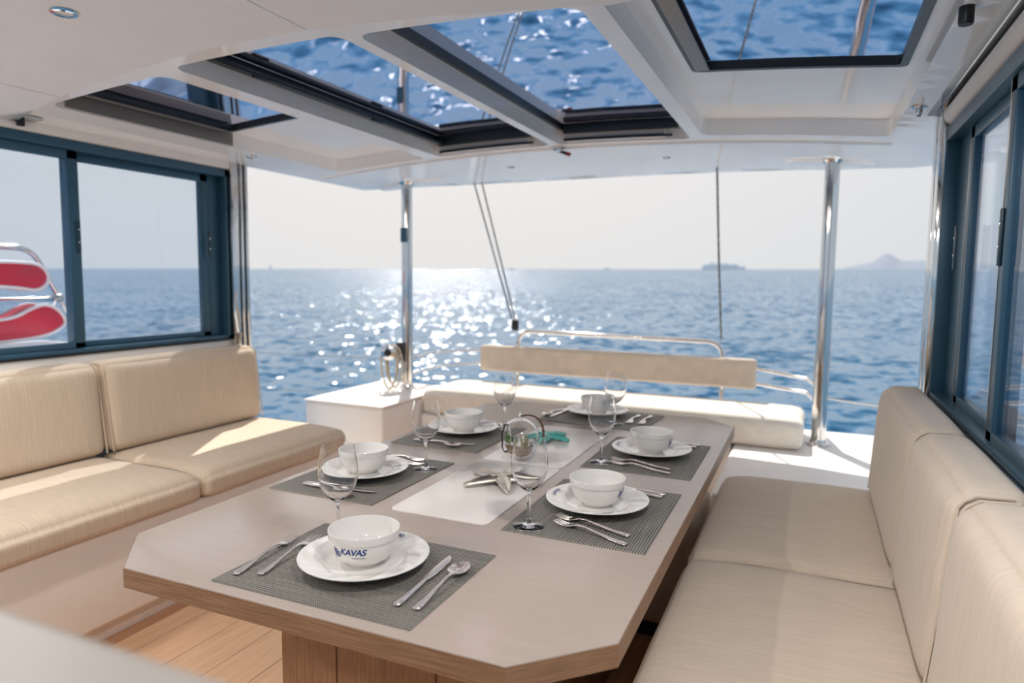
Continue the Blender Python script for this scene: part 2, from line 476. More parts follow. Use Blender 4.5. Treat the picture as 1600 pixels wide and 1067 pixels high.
# outer edge of the hard top and its upper skin
lo = [bm.verts.new((x, y, cz(x))) for x, y in o2]; hi = [bm.verts.new((x, y, cz(x)+.1)) for x, y in o2]
for i in range(len(o2)):
    j = (i+1) % len(o2); bm.faces.new((lo[i], lo[j], hi[j], hi[i]))
bmesh.ops.remove_doubles(bm, verts=bm.verts, dist=1e-4)
roof = obj('ceiling', auto(bm_mesh(bm), 40), 'gelcoat', kind='structure')
# pan roofs with the hatch openings, upper skin with the same openings
for k in 'ABCD':
    x0, x1, y0, y1 = glass_r[k]
    gl = rrect(x0, x1, y0, y1, .03)
    p = pans[k]
    V, F, *_ = sheet(rrect(p[0], p[1], p[2], p[3], .05), [rrect(max(x0, p[0]+.012), min(x1, p[1]-.012), max(y0, p[2]+.012), min(y1, p[3]-.012), .03)], lambda x, y: cz(x)+DEPTH)
    obj('hatch_surround', auto(mesh_of(V, F), 40), 'gelcoat', roof)
V, F, *_ = sheet(roof_outline, [rrect(*[pans[k][0]+.02, pans[k][1]-.02, glass_r[k][2]+.02, glass_r[k][3]-.01], .03) for k in 'ABCD'], lambda x, y: cz(x)+.1)
obj('upper_skin', auto(mesh_of(V, F), 40), 'gelcoat', roof)
# step along the aft end of the hatch bays
def strip_y(y0, y1, x0, x1, dz0, dz1, n=24):
    verts, faces = [], []
    for i in range(n+1):
        x = x0+(x1-x0)*i/n
        for y, dz in ((y0, dz0), (y1, dz0), (y1, dz1), (y0, dz1)): verts.append((x, y, cz(x)+dz))
    for i in range(n):
        for k in range(4): faces.append((i*4+k, i*4+(k+1) % 4, i*4+4+(k+1) % 4, i*4+4+k))
    faces += [(0, 1, 2, 3), (n*4+3, n*4+2, n*4+1, n*4)]
    return auto(mesh_of(verts, faces), 40)
obj('seam', strip_y(3.575, 3.583, XL+.05, .3, -.0015, .001), 'frame_dark', roof)
obj('aft_lip', strip_y(3.56, 3.575, XL+.05, .3, -.012, .001), 'gelcoat', roof)
# pockets round the pole heads
for (px, py) in ((-2.62, 4.1), (.05, 4.1)):
    pk = [(px+.24*math.cos(2*PI*k/28)*(1.25 if math.cos(2*PI*k/28) > 0 and px < -1 else 1), py+.06+.09*math.sin(2*PI*k/28)) for k in range(28)]
    me = mesh_of([(x, y, cz(x)-.001) for x, y in pk]+[(px+(x-px)*.92, py+.06+(y-py-.06)*.85, cz(x)-.012) for x, y in pk],
                 [tuple(range(28, 56))]+[(i, (i+1) % 28, 28+(i+1) % 28, 28+i) for i in range(28)])
    obj('pole_collar', auto(me, 30), 'gelcoat', roof)
# headliner panels forward of the hatches
edge_f = [(-2.96, 1.76), (-2.5, 1.67), (-2.0, 1.62), (-1.7, 1.6), (-1.35, 1.6), (-1.1, 1.625), (-.85, 1.65), (-.5, 1.7), (-.1, 1.6), (.36, 1.55)]
def yedge(x):
    for (a, ya), (b, yb) in zip(edge_f, edge_f[1:]):
        if a <= x <= b: return ya+(yb-ya)*(x-a)/(b-a)
    return 1.6
for x0, x1 in ((-2.96, -2.545), (-2.54, -1.345), (-1.34, .36)):
    top = [(x0+(x1-x0)*i/14, yedge(x0+(x1-x0)*i/14)) for i in range(15)]
    V, F, ol, _ = sheet([(x0, -.9), (x1, -.9)]+top[::-1], [], lambda x, y: cz(x)-.014, .2)
    bm = bmesh.new(); vs = [bm.verts.new(p) for p in V]
    for f in F: bm.faces.new([vs[i] for i in f])
    lo = [bm.verts.new((x, y, cz(x)-.014)) for x, y in ol]; hi = [bm.verts.new((x, y, cz(x)+.02)) for x, y in ol]
    for i in range(len(ol)): j = (i+1) % len(ol); bm.faces.new((lo[i], lo[j], hi[j], hi[i]))
    bmesh.ops.remove_doubles(bm, verts=bm.verts, dist=1e-4)
    obj('headliner_panel', auto(bm_mesh(bm), 40), 'headliner', roof)
obj('forward_skin', strip_y(-.9, front+.01, XL, XR, .03, .1), 'gelcoat', roof)

# hatches (skylights)
for i, k in enumerate('ABCD'):
    x0, x1, y0, y1 = glass_r[k]; xm = (x0+x1)/2
    w = thing('window_%d' % (i+3), (xm, (y0+y1)/2, cz(xm)+DEPTH), kind='structure')
    zf = lambda x, y: cz(x)+DEPTH+.004
    # frame ring
    fw = {'A': .016, 'B': .03, 'C': .016, 'D': .02}[k]
    V, F, *_ = sheet(rrect(x0-.004, x1+.004, y0-.004, y1+.004, .03), [rrect(x0+fw, x1-fw, y0+fw, y1-fw, .02)], lambda x, y: cz(x)+DEPTH-.004, .3)
    me = mesh_of(V, F); bm = bmesh.new(); bm.from_mesh(me)
    ex = bmesh.ops.extrude_face_region(bm, geom=list(bm.faces)); bmesh.ops.translate(bm, verts=[v for v in ex['geom'] if isinstance(v, bmesh.types.BMVert)], vec=(0, 0, .03))
    obj('hatch_frame', auto(bm_mesh(bm), 40), 'frame_dark', w)
    V, F, *_ = sheet(rrect(x0+.01, x1-.01, y0+.01, y1-.01, .02), [], lambda x, y: cz(x)+DEPTH+.012, .3)
    obj('glass_pane', auto(mesh_of(V, F), 60), 'hatch_glass', w)
    if k in 'BC':
        yb = y1-.075
        obj('blind_bar', strip_y(yb+.02, yb+.05, x0+.03, x1-.03, DEPTH-.028, DEPTH-.006), 'frame_dark', w)
        obj('blind_cassette', strip_y(3.44, 3.478, x0+.03, x1-.1, DEPTH-.062, DEPTH-.03), 'blind_fabric', w)
        obj('pull_rail', strip_y(3.43, 3.44, x0+.03, x1-.06, DEPTH-.066, DEPTH-.054), 'black_metal', w)
        if k == 'B': obj('side_track', box(x0+.03, x0+.062, y0+.05, y1-.05, cz(x0)+DEPTH-.022, cz(x0)+DEPTH-.004, .003), 'frame_dark', w)
        for yy in ((2.0, 2.75) if k == 'B' else ()): obj('hinge', box(x0+.05, x0+.066, yy, yy+.08, cz(x0)+DEPTH-.03, cz(x0)+DEPTH-.02, .002), 'black_metal', w)
    else:
        obj('side_track', box(x0+.012, x0+(.03 if k == 'A' else .06), y0+.03, y1-.03, cz(x0)+DEPTH-.012, cz(x0)+DEPTH-.004, .003), 'track_grey', w)

pa = pans['A']
obj('side_panel', box(pa[0]+.0005, pa[0]+.009, 1.80, 2.64, cz(pa[0])+.006, cz(pa[0])+DEPTH-.002, .002), 'track_grey', bpy.data.objects['window_3'])

# ---- left wall with sliding window
wl_ = thing('wall_left', (-3.0, 1.6, 0), kind='structure')
obj('lower_panel', box(-3.05, -2.955, -.6, 2.88, .3, .99, .012), 'gelcoat_satin', wl_)
obj('valance', box(-3.02, -2.935, -.6, 2.86, 1.915, 1.985, .012), 'gelcoat_satin', wl_)
obj('cornice', box(-3.0, -2.90, -.6, 2.92, 1.965, 2.0, .012), 'gelcoat', wl_)
def slide_window(name, X, inn, z0, z1, ya, yb, ym, far):
    """inn = +1 when the room lies towards +X"""
    w = thing(name, (X, (ya+yb)/2, z0), kind='structure')
    def bx(xa, xb, *a, **k):
        return box(min(X+inn*xa, X+inn*xb), max(X+inn*xa, X+inn*xb), *a, **k)
    obj('outer_frame', join(bx(-.05, .012, ya, yb, z1-.045, z1, bev=.003), bx(-.05, .012, ya, yb, z0, z0+.022, bev=.003), bx(-.05, .012, yb-.02, yb, z0, z1, bev=.003), bx(-.056, -.03, far-.01, yb-.01, z0, z1-.04, bev=.003)), 'frame_blue', w)
    for nm, y0, y1, off in (('fixed_sash', ya+.02, ym, -.012), ('sliding_sash', ym-.05, far, -.036)):
        s = obj(nm, join(bx(off-.016, off+.012, y0, y1, z1-.085, z1-.046, bev=.003), bx(off-.016, off+.012, y0, y1, z0+.021, z0+.05, bev=.003),
                         bx(off-.016, off+.012, y1-.05, y1, z0+.022, z1-.046, bev=.003), bx(off-.016, off+.012, y0, y0+.045, z0+.022, z1-.046, bev=.003)), 'frame_blue', w)
        if inn < 0: obj('edge_trim', join(bx(off+.0115, off+.014, y1-.006, y1-.001, z0+.022, z1-.046), bx(off+.0115, off+.014, y0+.001, y0+.006, z0+.022, z1-.046)), 'steel', s)
        obj('glass_pane', bx(off-.004, off+.001, y0+.03, y1-.03, z0+.04, z1-.07), 'window_glass', s)
    zc_ = (z0+z1)/2+.05
    for y in (ym-.014, far-.02):
        h = obj('handle', bx(.0, .007, y-.010, y+.010, zc_-.07, zc_+.07, bev=.003), 'handle_blue', w)
        for dz in (-.025, .03): obj('screw', bx(.006, .009, y-.004, y+.004, zc_+dz-.004, zc_+dz+.004, bev=.001), 'chrome', h)
    obj('gasket', bx(.004, .016, ya, yb, z0-.006, z0+.004), 'rubber', w)
    return w
slide_window('window_1', -2.962, 1, .99, 1.918, .2, 2.845, 2.02, 2.74)
# chrome corner posts beside the left window
p = thing('corner_post', (-2.96, 2.9, .9), 'chrome square corner post beside the left sliding window', 'post')
obj('post_tube', box(-2.99, -2.93, 2.852, 2.90, .8, 1.965, .006), 'chrome', p)
obj('outer_tube', box(-2.99, -2.93, 2.915, 2.935, .8, 1.965, .004), 'chrome', p)
obj('rubber_seal', box(-2.985, -2.935, 2.936, 2.95, .8, 1.955), 'rubber', p)
obj('trailing_tube', box(-2.99, -2.93, 2.951, 2.972, .8, 1.965, .004), 'chrome', p)
me = lathe([(0, 0), (.012, 0), (.014, .04), (.018, .06), (0, .06)], 16); me.transform(Matrix.Translation((-2.925, 2.875, .96))); obj('bracket', me, 'steel', p)

# ---- right wall with sliding window
wr = thing('wall_right', (.46, 1.6, 0), kind='structure')
obj('lower_panel', box(.425, .5, -.6, 2.95, .3, .925, .01), 'gelcoat_satin', wr)
obj('sill_strip', box(.386, .404, -.4, 2.93, .922, .938, .003), 'chrome', wr)
obj('sill_gutter', box(.393, .425, -.4, 2.93, .885, .905, .003), 'rubber', wr)
obj('upper_panel', box(.43, .5, -.6, 2.95, 1.9, 2.04, .01), 'gelcoat_satin', wr)
obj('mirror_strip', box(.40, .43, -.6, 2.98, 1.972, 2.035, .003), 'frame_dark', wr)
obj('steel_trim', box(.39, .43, -.6, 2.93, 1.962, 1.972, .002), 'steel', wr)
obj('blind_cassette', tube([(.425, -.6, 1.925), (.425, 2.84, 1.925)], .034, 16), 'blind_fabric', wr)
slide_window('window_2', .418, -1, .93, 1.882, .2, 2.86, 2.03, 2.62)
p = thing('corner_post', (.42, 3.0, .9), 'chrome square corner post beside the right sliding window', 'post')
obj('post_tube', box(.39, .45, 2.865, 2.93, .8, 1.98, .006), 'chrome', p)
obj('rubber_seal', box(.395, .445, 2.931, 2.95, .8, 1.97), 'rubber', p)
obj('outer_tube', box(.39, .45, 2.951, 3.02, .8, 1.98, .006), 'chrome', p)
obj('trailing_seal', box(.395, .445, 3.021, 3.035, .8, 1.97), 'frame_blue', p)

# ================================================================== FURNITURE
# left settee
b = thing('settee_base', (-2.6, 1.7, 0), 'white moulded settee base with toe kick under the left window', 'base')
obj('body', box(-2.90, -2.24, -.4, 2.88, .1, .435, .012, 3), 'gelcoat_satin', b)
obj('toe_kick', box(-2.90, -2.33, -.4, 2.85, .0, .1), 'gelcoat_satin', b)
def seatback(p, u): return Vector((p.x-.05*(u.z+1)/2, p.y, p.z))
def seat_cushion(x0, x1, y0, y1, label, mat='fabric_seat', seed=0, front=-1):
    root = thing('seat_cushion', ((x0+x1)/2, (y0+y1)/2, .437), label, 'cushion')
    def sh(p, u):
        # the front edge falls away in a soft curve
        s = u.x*front
        if s > .3: p.z -= .022*((s-.3)/.7)**2*max(0, (u.z+1)/2)
        return p
    obj('pad', cushion(x0, x1, y0+.003, y1-.003, .437, .548, .034, (0, 0, .016), 18, sh, .0022, seed), mat, root)
    xf = x0 if front < 0 else x1; xb = x1 if front < 0 else x0
    for yy in (y0+.010, y1-.010):
        pts = [(xf+(xb-xf)*k/16, yy, .5375-.020*max(0, (1-2*k/16-.3)/.7)**2) for k in range(1, 16)]
        obj('piping', tube(pts, .0032, 6), mat, root)
    return root
def back_cushion(x0, x1, y0, y1, z1, label, lean, mat, seed=0):
    root = thing('back_cushion', ((x0+x1)/2, (y0+y1)/2, .55), label, 'cushion')
    def sh(p, u): return Vector((p.x+lean*(u.z+1)/2, p.y, p.z))
    obj('pad', cushion(x0, x1, y0+.004, y1-.004, .563, z1, .042, (.012, 0, .006), 18, sh, .002, seed), mat, root)
    s = 1 if lean < 0 else -1
    xf = x1 if lean < 0 else x0
    for yy in (y0+.012, y1-.012):
        pts = [(xf-s*.004+lean*(k/12), yy, .57+(z1-.6)*k/12) for k in range(13)]
        pts += [(xf-s*.012+lean, yy, z1-.018), (xf-s*.03+lean, yy, z1-.006), (xf-s*.09+lean, yy, z1-.004)]
        obj('piping', tube(pts, .0032, 6), mat, root)
    return root
seat_cushion(-2.85, -2.205, .75, 1.965, 'beige seat cushion of the left settee, the one farther from the corner post', seed=1, front=1)
seat_cushion(-2.85, -2.205, 1.972, 2.90, 'beige seat cushion of the left settee, at the open end by the corner post', seed=2, front=1)
back_cushion(-2.89, -2.755, .75, 1.965, .955, 'beige back cushion under the left window pane that shows red floats', -.045, 'fabric_back', 3)
back_cushion(-2.89, -2.755, 1.972, 2.88, .955, 'beige back cushion under the left window, next to the corner post', -.045, 'fabric_back', 4)

# right settee
b = thing('settee_base', (.05, 1.7, 0), 'moulded base of the right settee tucked under the table edge', 'base')
obj('body', box(-.275, .42, .32, 2.88, .08, .435, .012, 3), 'gelcoat_satin', b)
obj('toe_kick', box(-.22, .42, .32, 2.86, 0, .08), 'rubber', b)
seat_cushion(-.305, .30, .45, 1.985, 'greige seat cushion of the right settee, beside the chamfered table corner', 'fabric_rib', 5, front=-1)
seat_cushion(-.305, .30, 1.992, 2.90, 'greige seat cushion of the right settee, at the end by the cream deck', 'fabric_rib', 6, front=-1)
for y0, y1, lb, sd in ((.45, 1.425, 'greige back cushion of the right settee, farthest from the corner post', 7), (1.432, 2.0, 'greige back cushion of the right settee, middle of the three', 8), (2.007, 2.86, 'greige back cushion of the right settee, next to the corner post', 9)):
    back_cushion(.225, .355, y0, y1, .965, lb, .035, 'fabric_rib', sd)
pf = thing('footstool', (-.6, 2.7, 0), 'grey upholstered footstool tucked under the table near the deck', 'stool')
obj('pad', cushion(-.82, -.345, 2.45, 2.91, .06, .47, .03, (0, 0, .012), 12), 'fabric_rib', pf)
obj('plinth', box(-.79, -.375, 2.48, 2.88, 0, .065), 'rubber', pf)

# table
TX0, TX1, TY0, TY1, CH = -1.395, -.264, .912, 3.01, .14
tb = thing('dining_table', (-.83, 1.96, 0), 'long brown wood cockpit table with chamfered corners and white centre inset', 'table')
octo = [(TX0+CH, TY0), (TX1-CH, TY0), (TX1, TY0+CH), (TX1, TY1-CH), (TX1-CH, TY1), (TX0+CH, TY1), (TX0, TY1-CH), (TX0, TY0+CH)]
obj('tabletop', prism(octo, .712, .75, .0018, 2), 'table_laminate', tb)
o2_ = [(-.83+(x+.83)*1.0018, 1.961+(y-1.961)*1.001) for x, y in octo]
for i in range(8):
    a, c_ = Vector(o2_[i]), Vector(o2_[(i+1) % 8]); d = (c_-a).normalized(); n_ = Vector((d.y, -d.x))
    q = [a, c_, c_-n_*.004-d*.001, a-n_*.004+d*.001]
    me = prism([tuple(v) for v in q], .708, .7478)
    obj('edge_band', me, 'edge_wood', tb)
IX0, IX1 = -.968, -.69
for y0, y1 in ((1.435, 1.972), (1.975, 2.54)):
    obj('inset_lid', prism(rrect(IX0, IX1, y0, y1, .022, 6), .735, .7532, .0015, 2), 'inset_white', tb, label='glossy white inset lid')
pd = obj('pedestal', box(-1.135, -.545, 1.235, 2.42, .06, .712, .004), 'pedestal_wood', tb)
for x0, x1 in ((-1.137, -.975), (-.972, -.71), (-.707, -.543)):
    obj('panel', box(x0, x1, 1.226, 1.236, .06, .711, .0015, 1), 'pedestal_wood', pd)
obj('plinth', box(-1.1, -.58, 1.27, 2.38, 0, .06), 'rubber', tb)

# foreground counter, close to the lens
ct = thing('counter', (-.9, .0, 0), 'white rounded moulded counter in the cockpit corner, nearest the saloon', 'counter')
obj('worktop', box(-1.75, -.16, -.35, .262, 1.09, 1.13, .014, 4), 'counter_vinyl', ct)
obj('cabinet', box(-1.73, -.19, -.35, .235, 0, 1.09, .01), 'gelcoat_satin', ct)

# aft bench
bn = thing('aft_bench', (-1.2, 4.15, 0), 'white moulded aft bench under the long cream cushion', 'bench')
obj('body', box(-2.34, -.37, 3.83, 4.5, 0, .44, .012, 3), 'gelcoat_satin', bn)
sb = thing('bench_cushion', (-1.2, 4.12, .44), 'long cream aft bench seat cushion lit by the sun', 'cushion')
obj('pad', cushion(-2.345, -.005, 3.86, 4.38, .442, .60, .045, (0, 0, .014), 22, None, .002, 12), 'fabric_cream', sb)
obj('piping', tube([(-2.31+2.27*k/20, 3.872, .577) for k in range(21)], .0035, 6), 'fabric_cream', sb)
obj('strap', tube(bend([(-1.70, 3.853, .50), (-1.70, 3.85, .565), (-1.65, 3.85, .565), (-1.65, 3.853, .50)], .02), .005, 8), 'steel', sb)
hp = thing('hoop_rail', (-1.2, 4.5, .44), 'polished steel hoop rail carrying the long taupe padded bar above the bench', 'rail')
obj('backrest_pad', cushion(-2.185, -.29, 4.41, 4.485, .672, .858, .022, (0, .004, 0), 18, None, .001, 13), 'fabric_rib', hp, label='long taupe backrest pad')
obj('hoop_tube', tube(bend([(-1.92, 4.5, .44), (-1.92, 4.5, .965), (-.5, 4.5, .95), (-.5, 4.5, .44)], .11, 10), .015, 12), 'chrome', hp)
for x in (-1.92, -.5):
    me = lathe([(0, 0), (.036, 0), (.034, .008), (.02, .012), (0, .012)], 20); me.transform(Matrix.Translation((x, 4.48, .4405))); obj('foot_flange', me, 'chrome', hp)

# white locker at the port quarter
lk = thing('locker', (-2.62, 3.85, 0), 'white moulded locker box with sunlit lid beside the aft pole', 'locker')
obj('body', box(-2.96, -2.36, 3.44, 4.3, 0, .535, .02, 3), 'gelcoat_satin', lk)
obj('lid', box(-2.965, -2.355, 3.435, 4.305, .538, .556, .008, 2), 'gelcoat_satin', lk)

# aft poles
def pole(x, y, z0, label, group=None):
    o = thing('roof_pole', (x, y, z0), label, 'pole')
    obj('pole_tube', tube([(x, y, z0), (x, y, z0+.6), (x, y, cz(x)-.004)], .038, 24), 'chrome', o)
    me = lathe([(0, 0), (.06, 0), (.06, .008), (.046, .014), (.042, .03), (0, .03)], 28); me.transform(Matrix.Translation((x, y, z0))); obj('base_flange', me, 'chrome', o)
    me = lathe([(0, 0), (.045, 0), (.055, .014), (0, .014)], 28); me.transform(Matrix.Translation((x, y, cz(x)-.0145))); obj('head_flange', me, 'chrome', o)
    return o
pl = pole(-2.6, 4.1, .556, 'polished steel roof pole carrying a winch and hanging rope')
obj('name_plate', box(-2.625, -2.575, 4.055, 4.066, 1.58, 1.68, .004), 'frame_blue', pl)
pole(.07, 4.1, .44, 'polished steel roof pole standing on the cream deck platform')
wc = thing('winch', (-2.64, 4.0, .82), 'small chrome winch drum clamped on the left roof pole', 'winch')
wrot = Matrix.Rotation(math.radians(14), 4, 'Z') @ Matrix.Rotation(math.radians(90), 4, 'X')      # drum axis points forward
wpos = Vector((-2.675, 4.04, .822))
me = lathe([(0, 0), (.05, 0), (.05, .012), (.034, .022), (.032, .07), (.05, .082), (.057, .096), (.052, .11), (.03, .117), (0, .117)], 32)
me.transform(Matrix.Translation(wpos) @ wrot); obj('drum', me, 'chrome', wc)
me = lathe([(0, .117), (.026, .117), (.026, .121), (.017, .121), (.017, .118), (.008, .118), (.008, .122), (0, .122)], 24)
me.transform(Matrix.Translation(wpos) @ wrot); obj('drum_cap', me, 'black_metal', wc)
obj('bracket', box(-2.65, -2.585, 4.03, 4.063, .75, .885, .01), 'black_metal', wc)
obj('cleat', box(-2.605, -2.575, 4.03, 4.06, .60, .745, .008), 'steel', wc)
rc = thing('rope_coil', (-2.64, 3.98, .56), 'cream braided rope coil hanging in loops from the winch', 'rope')
for dx, w_, zb, yy in ((0, .062, .566, 3.962), (.018, .05, .60, 3.975), (.03, .055, .575, 3.99)):
    pts = []
    for k in range(48):
        a = 2*PI*k/48; c_ = math.cos(a); ztop = .862
        pts.append((-2.662+dx+w_*math.sin(a)*(.75+.25*abs(math.sin(a))), yy+.008*math.sin(2*a), (ztop+zb)/2+(ztop-zb)/2*math.copysign(abs(c_)**.8, c_)))
    obj('rope_loop', tube(pts, .0075, 8, True), 'rope_cream', rc)

# sheets (lines) from the hard top
sl = thing('sheet_line', (-2.0, 4.5, 1.0), 'pair of dark braided lines running from hard top down to a block', 'rope')
for x in (-2.255, -2.195): obj('line', tube([(x, 4.45, cz(x)-.002), (-1.95+(x+2.225)*.4, 4.5, 1.02)], .006, 8), 'rope_dark', sl)
bl = thing('pulley_block', (-1.945, 4.5, .95), 'small black pulley block at the end of the paired lines', 'block')
obj('cheek', cushion(-1.972, -1.918, 4.485, 4.515, .965, 1.045, .014, (0, 0, 0), 6, None, 0), 'black_metal', bl)
obj('shackle', tube([(-1.945+.014*math.sin(2*PI*k/16), 4.5, .958+.016*math.cos(2*PI*k/16)) for k in range(16)], .003, 6, True), 'steel', bl)
obj('sheet_line', tube([(-.57, 4.42, cz(-.57)-.002), (-.545, 4.46, 1.5), (-.515, 4.5, .965)], .007, 8), 'rope_dark', None, 'single braided line dropping from hard top to the hoop rail', 'rope')

# pushpit rails and lifelines
def rail(label, pts, r, name='guard_rail', mat='chrome', cat='rail'):
    return obj(name, tube(pts, r, 10), mat, None, label, cat)
rail('upper steel guard rail between the winch pole and backrest', bend([(-2.56, 4.14, .775), (-2.6, 4.52, .775), (-2.2, 4.55, .805), (-1.93, 4.55, .81)], .06), .011)
rail('lower steel guard rail between the winch pole and backrest', bend([(-2.56, 4.14, .662), (-2.6, 4.52, .662), (-2.2, 4.55, .715), (-1.93, 4.55, .72)], .06), .011)
rail('upper steel guard rail between the backrest and right roof pole', [(-.5, 4.55, .81), (-.28, 4.55, .785), (.0, 4.5, .75), (.07, 4.14, .74)], .011)
rail('lower steel guard rail between the backrest and right roof pole', [(-.5, 4.55, .715), (-.28, 4.55, .69), (.0, 4.5, .665), (.07, 4.14, .655)], .011)
rail('upper lifeline wire beyond the open left corner', [(-4.5, 4.3, .70), (-3.5, 4.4, .705), (-2.72, 4.2, .745)], .004, 'lifeline', 'steel', 'wire')
rail('lower lifeline wire beyond the open left corner', [(-4.5, 4.3, .40), (-3.6, 4.45, .40), (-2.9, 4.35, .43)], .004, 'lifeline', 'steel', 'wire')
rail('lifeline wire running out past the right roof pole', [(.1, 4.5, .64), (.6, 4.5, .60), (1.2, 4.4, .58)], .005, 'lifeline', 'steel', 'wire')
rg = thing('deck_railing', (1.5, 6.4, .3), 'steel two-bar deck railing seen through the right window', 'rail')
obj('top_bar', tube([(1.5, 7.6, .33), (1.5, 4.8, .62)], .018, 10), 'chrome', rg)
obj('lower_bar', tube([(1.5, 7.2, .22), (1.5, 4.8, .47)], .018, 10), 'chrome', rg)
for y, z in ((6.9, .41), (5.0, .60)): obj('stanchion', tube([(1.5, y, -.3), (1.5, y, z)], .015, 10), 'chrome', rg)
gp = thing('gangway', (1.9, 6.3, .3), 'slatted brown teak gangway beyond the right deck railing', 'gangway')
for k in range(14):
    y = 5.2+k*.17
    obj('slat', box(1.62, 2.3, y, y+.13, .55+k*.012, .58+k*.012, .004, 1), 'teak', gp)
for x in (1.64, 2.26): obj('side_beam', tube([(x, 5.1, .52), (x, 7.6, .70)], .03, 8), 'steel', gp)

# red floats on the rail outside the left window
def float_pad(label, outline, x0, x1):
    root = thing('float_pad', (x0, sum(p[0] for p in outline)/len(outline), min(p[1] for p in outline)), label, 'float')
    n = len(outline); sm = []
    for i in range(n):                                     # Catmull-Rom smoothing of the outline
        p0, p1, p2, p3 = [Vector(outline[(i+j-1) % n]) for j in range(4)]
        for k in range(6):
            s = k/6; sm.append(.5*((2*p1)+(p2-p0)*s+(2*p0-5*p1+4*p2-p3)*s*s+(3*p1-p0-3*p2+p3)*s**3))
    N = len(sm); xs = [x0, x0+.01, x1-.01, x1]; verts, faces = [], []
    cen = sum(sm, Vector((0, 0)))/N
    for x, f in zip(xs, (.94, 1, 1, .94)):
        for p in sm:
            q = cen+(p-cen)*f; verts.append((x, q.x, q.y))
    for j in range(3):
        for i in range(N): faces.append((j*N+i, j*N+(i+1) % N, (j+1)*N+(i+1) % N, (j+1)*N+i))
    faces += [tuple(range(N))[::-1], tuple(range(3*N, 4*N))]
    obj('padding', auto(mesh_of(verts, faces), 50), 'red_vinyl', root)
    for x in (x0+.006, x1-.006): obj('piping', tube([(x, p.x, p.y) for p in sm], .011, 6, True), 'white_piping', root)
    return root
float_pad('red padded float with white piping strapped under the top rail outside', [(1.4, 1.40), (1.9, 1.395), (2.25, 1.40), (2.46, 1.40), (2.57, 1.385), (2.615, 1.33), (2.60, 1.275), (2.54, 1.245), (2.42, 1.26), (2.25, 1.268), (1.9, 1.25), (1.4, 1.25)], -4.26, -4.14)
float_pad('red padded float with white piping curving up below the mid rail outside', [(1.4, 1.10), (1.9, 1.08), (2.25, 1.075), (2.40, 1.09), (2.50, 1.135), (2.58, 1.155), (2.65, 1.125), (2.69, 1.06), (2.66, 1.015), (2.55, .975), (2.3, .955), (1.9, .95), (1.4, .96)], -4.28, -4.12)
br = thing('side_railing', (-4.3, 2.2, .93), 'bent chrome side railing holding the red floats', 'rail')
obj('top_rail', tube(bend([(-4.3, 1.0, 1.50), (-4.3, 2.62, 1.49), (-4.3, 2.86, 1.02), (-4.3, 2.9, .86)], .09, 8), .017, 10), 'chrome', br)
obj('mid_rail', tube([(-4.3, 1.0, 1.195), (-4.3, 2.78, 1.185)], .012, 8), 'chrome', br)
obj('clamp', cushion(-4.33, -4.27, 2.73, 2.79, 1.165, 1.215, .015, (0, 0, 0), 5, None, 0), 'steel', br)
obj('lashing', tube([(-4.2, 2.60, 1.375), (-4.28, 2.70, 1.31)], .006, 6), 'white_piping', br)
obj('lashing', tube([(-4.2, 2.66, 1.12), (-4.28, 2.74, 1.18)], .006, 6), 'white_piping', br)

# ceiling fittings
def at_ceil(me, x, y, dz=0): me.transform(Matrix.Translation((x, y, cz(x)+dz))); return me
flip = Matrix.Rotation(PI, 4, 'X')
LAMP_W = 10.5
def downlight(x, y, dz, label, r=.034, lamp=False, group=None):
    o = thing('downlight', (x, y, cz(x)+dz), label, 'light', group)
    if lamp:
        ld = bpy.data.lights.new('lamp', 'AREA'); ld.shape = 'DISK'; ld.size = r*2.05 if r < .05 else r*1.9; ld.energy = LAMP_W; ld.color = (1, .975, .95)
        lo_ = bpy.data.objects.new('lamp', ld); C.objects.link(lo_); lo_.parent = o; lo_.location = (0, 0, -.009)
    me = lathe([(r*.62, .0), (r*.66, .006), (r*.95, .005), (r, 0)], 28); me.transform(flip); obj('bezel', at_ceil(me, x, y, dz), 'chrome', o)
    me = lathe([(0, .001), (r*.5, .001), (r*.63, .003), (r*.63, 0)], 24); me.transform(flip); obj('lens', at_ceil(me, x, y, dz), 'lamp_lens', o)
    return o
downlight(-1.83, 1.23, -.0142, 'round chrome recessed downlight in the grey headliner, by the hatches', lamp=True)
for xx, yy in ((-2.45, .75), (-.05, .95), (-2.5, -.45), (-1.83, -.6), (0, -.45)):  # fill lamps added out of view to lift the interior
    downlight(xx, yy, -.0142, 'added fill lamp with round chrome bezel in the unseen forward headliner', r=.1, lamp=True, group='added forward fill lamps')
downlight(-.8, 4.02, 0, 'small recessed light in aft hard top toward the single line', .024)
downlight(-1.78, 4.02, 0, 'small recessed light in aft hard top toward the paired lines', .024)
def knob(x, y, label):
    o = thing('press_stud', (x, y, cz(x)-.03), label, 'knob')
    me = lathe([(0, .03), (.008, .03), (.012, .02), (.012, .006), (.026, .005), (.028, 0)], 20); me.transform(flip); obj('stud', at_ceil(me, x, y), 'chrome', o)
    me = lathe([(0, .033), (.006, .033), (.006, .03)], 14); me.transform(flip); obj('cap', at_ceil(me, x, y), 'black_metal', o)
o = thing('press_stud', (-2.77, 2.84, cz(-2.77)-.016), 'round chrome stud under the hard top by the left corner post', 'knob')
me = lathe([(0, .016), (.012, .016), (.014, .008), (.026, .006), (.028, 0)], 20); me.transform(Matrix.Translation((-2.77, 2.84, cz(-2.77))) @ flip); obj('stud', me, 'chrome', o)
knob(.318, 2.86, 'dark press stud under the hard top by the right corner post')
lt = thing('hatch_latch', (-1.29, 3.6, 1.98), 'chrome hatch latch with red tip at aft end of the centre beam', 'latch')
obj('latch_body', box(-1.31, -1.27, 3.52, 3.56, cz(-1.29)-.028, cz(-1.29)+.002, .005), 'chrome', lt)
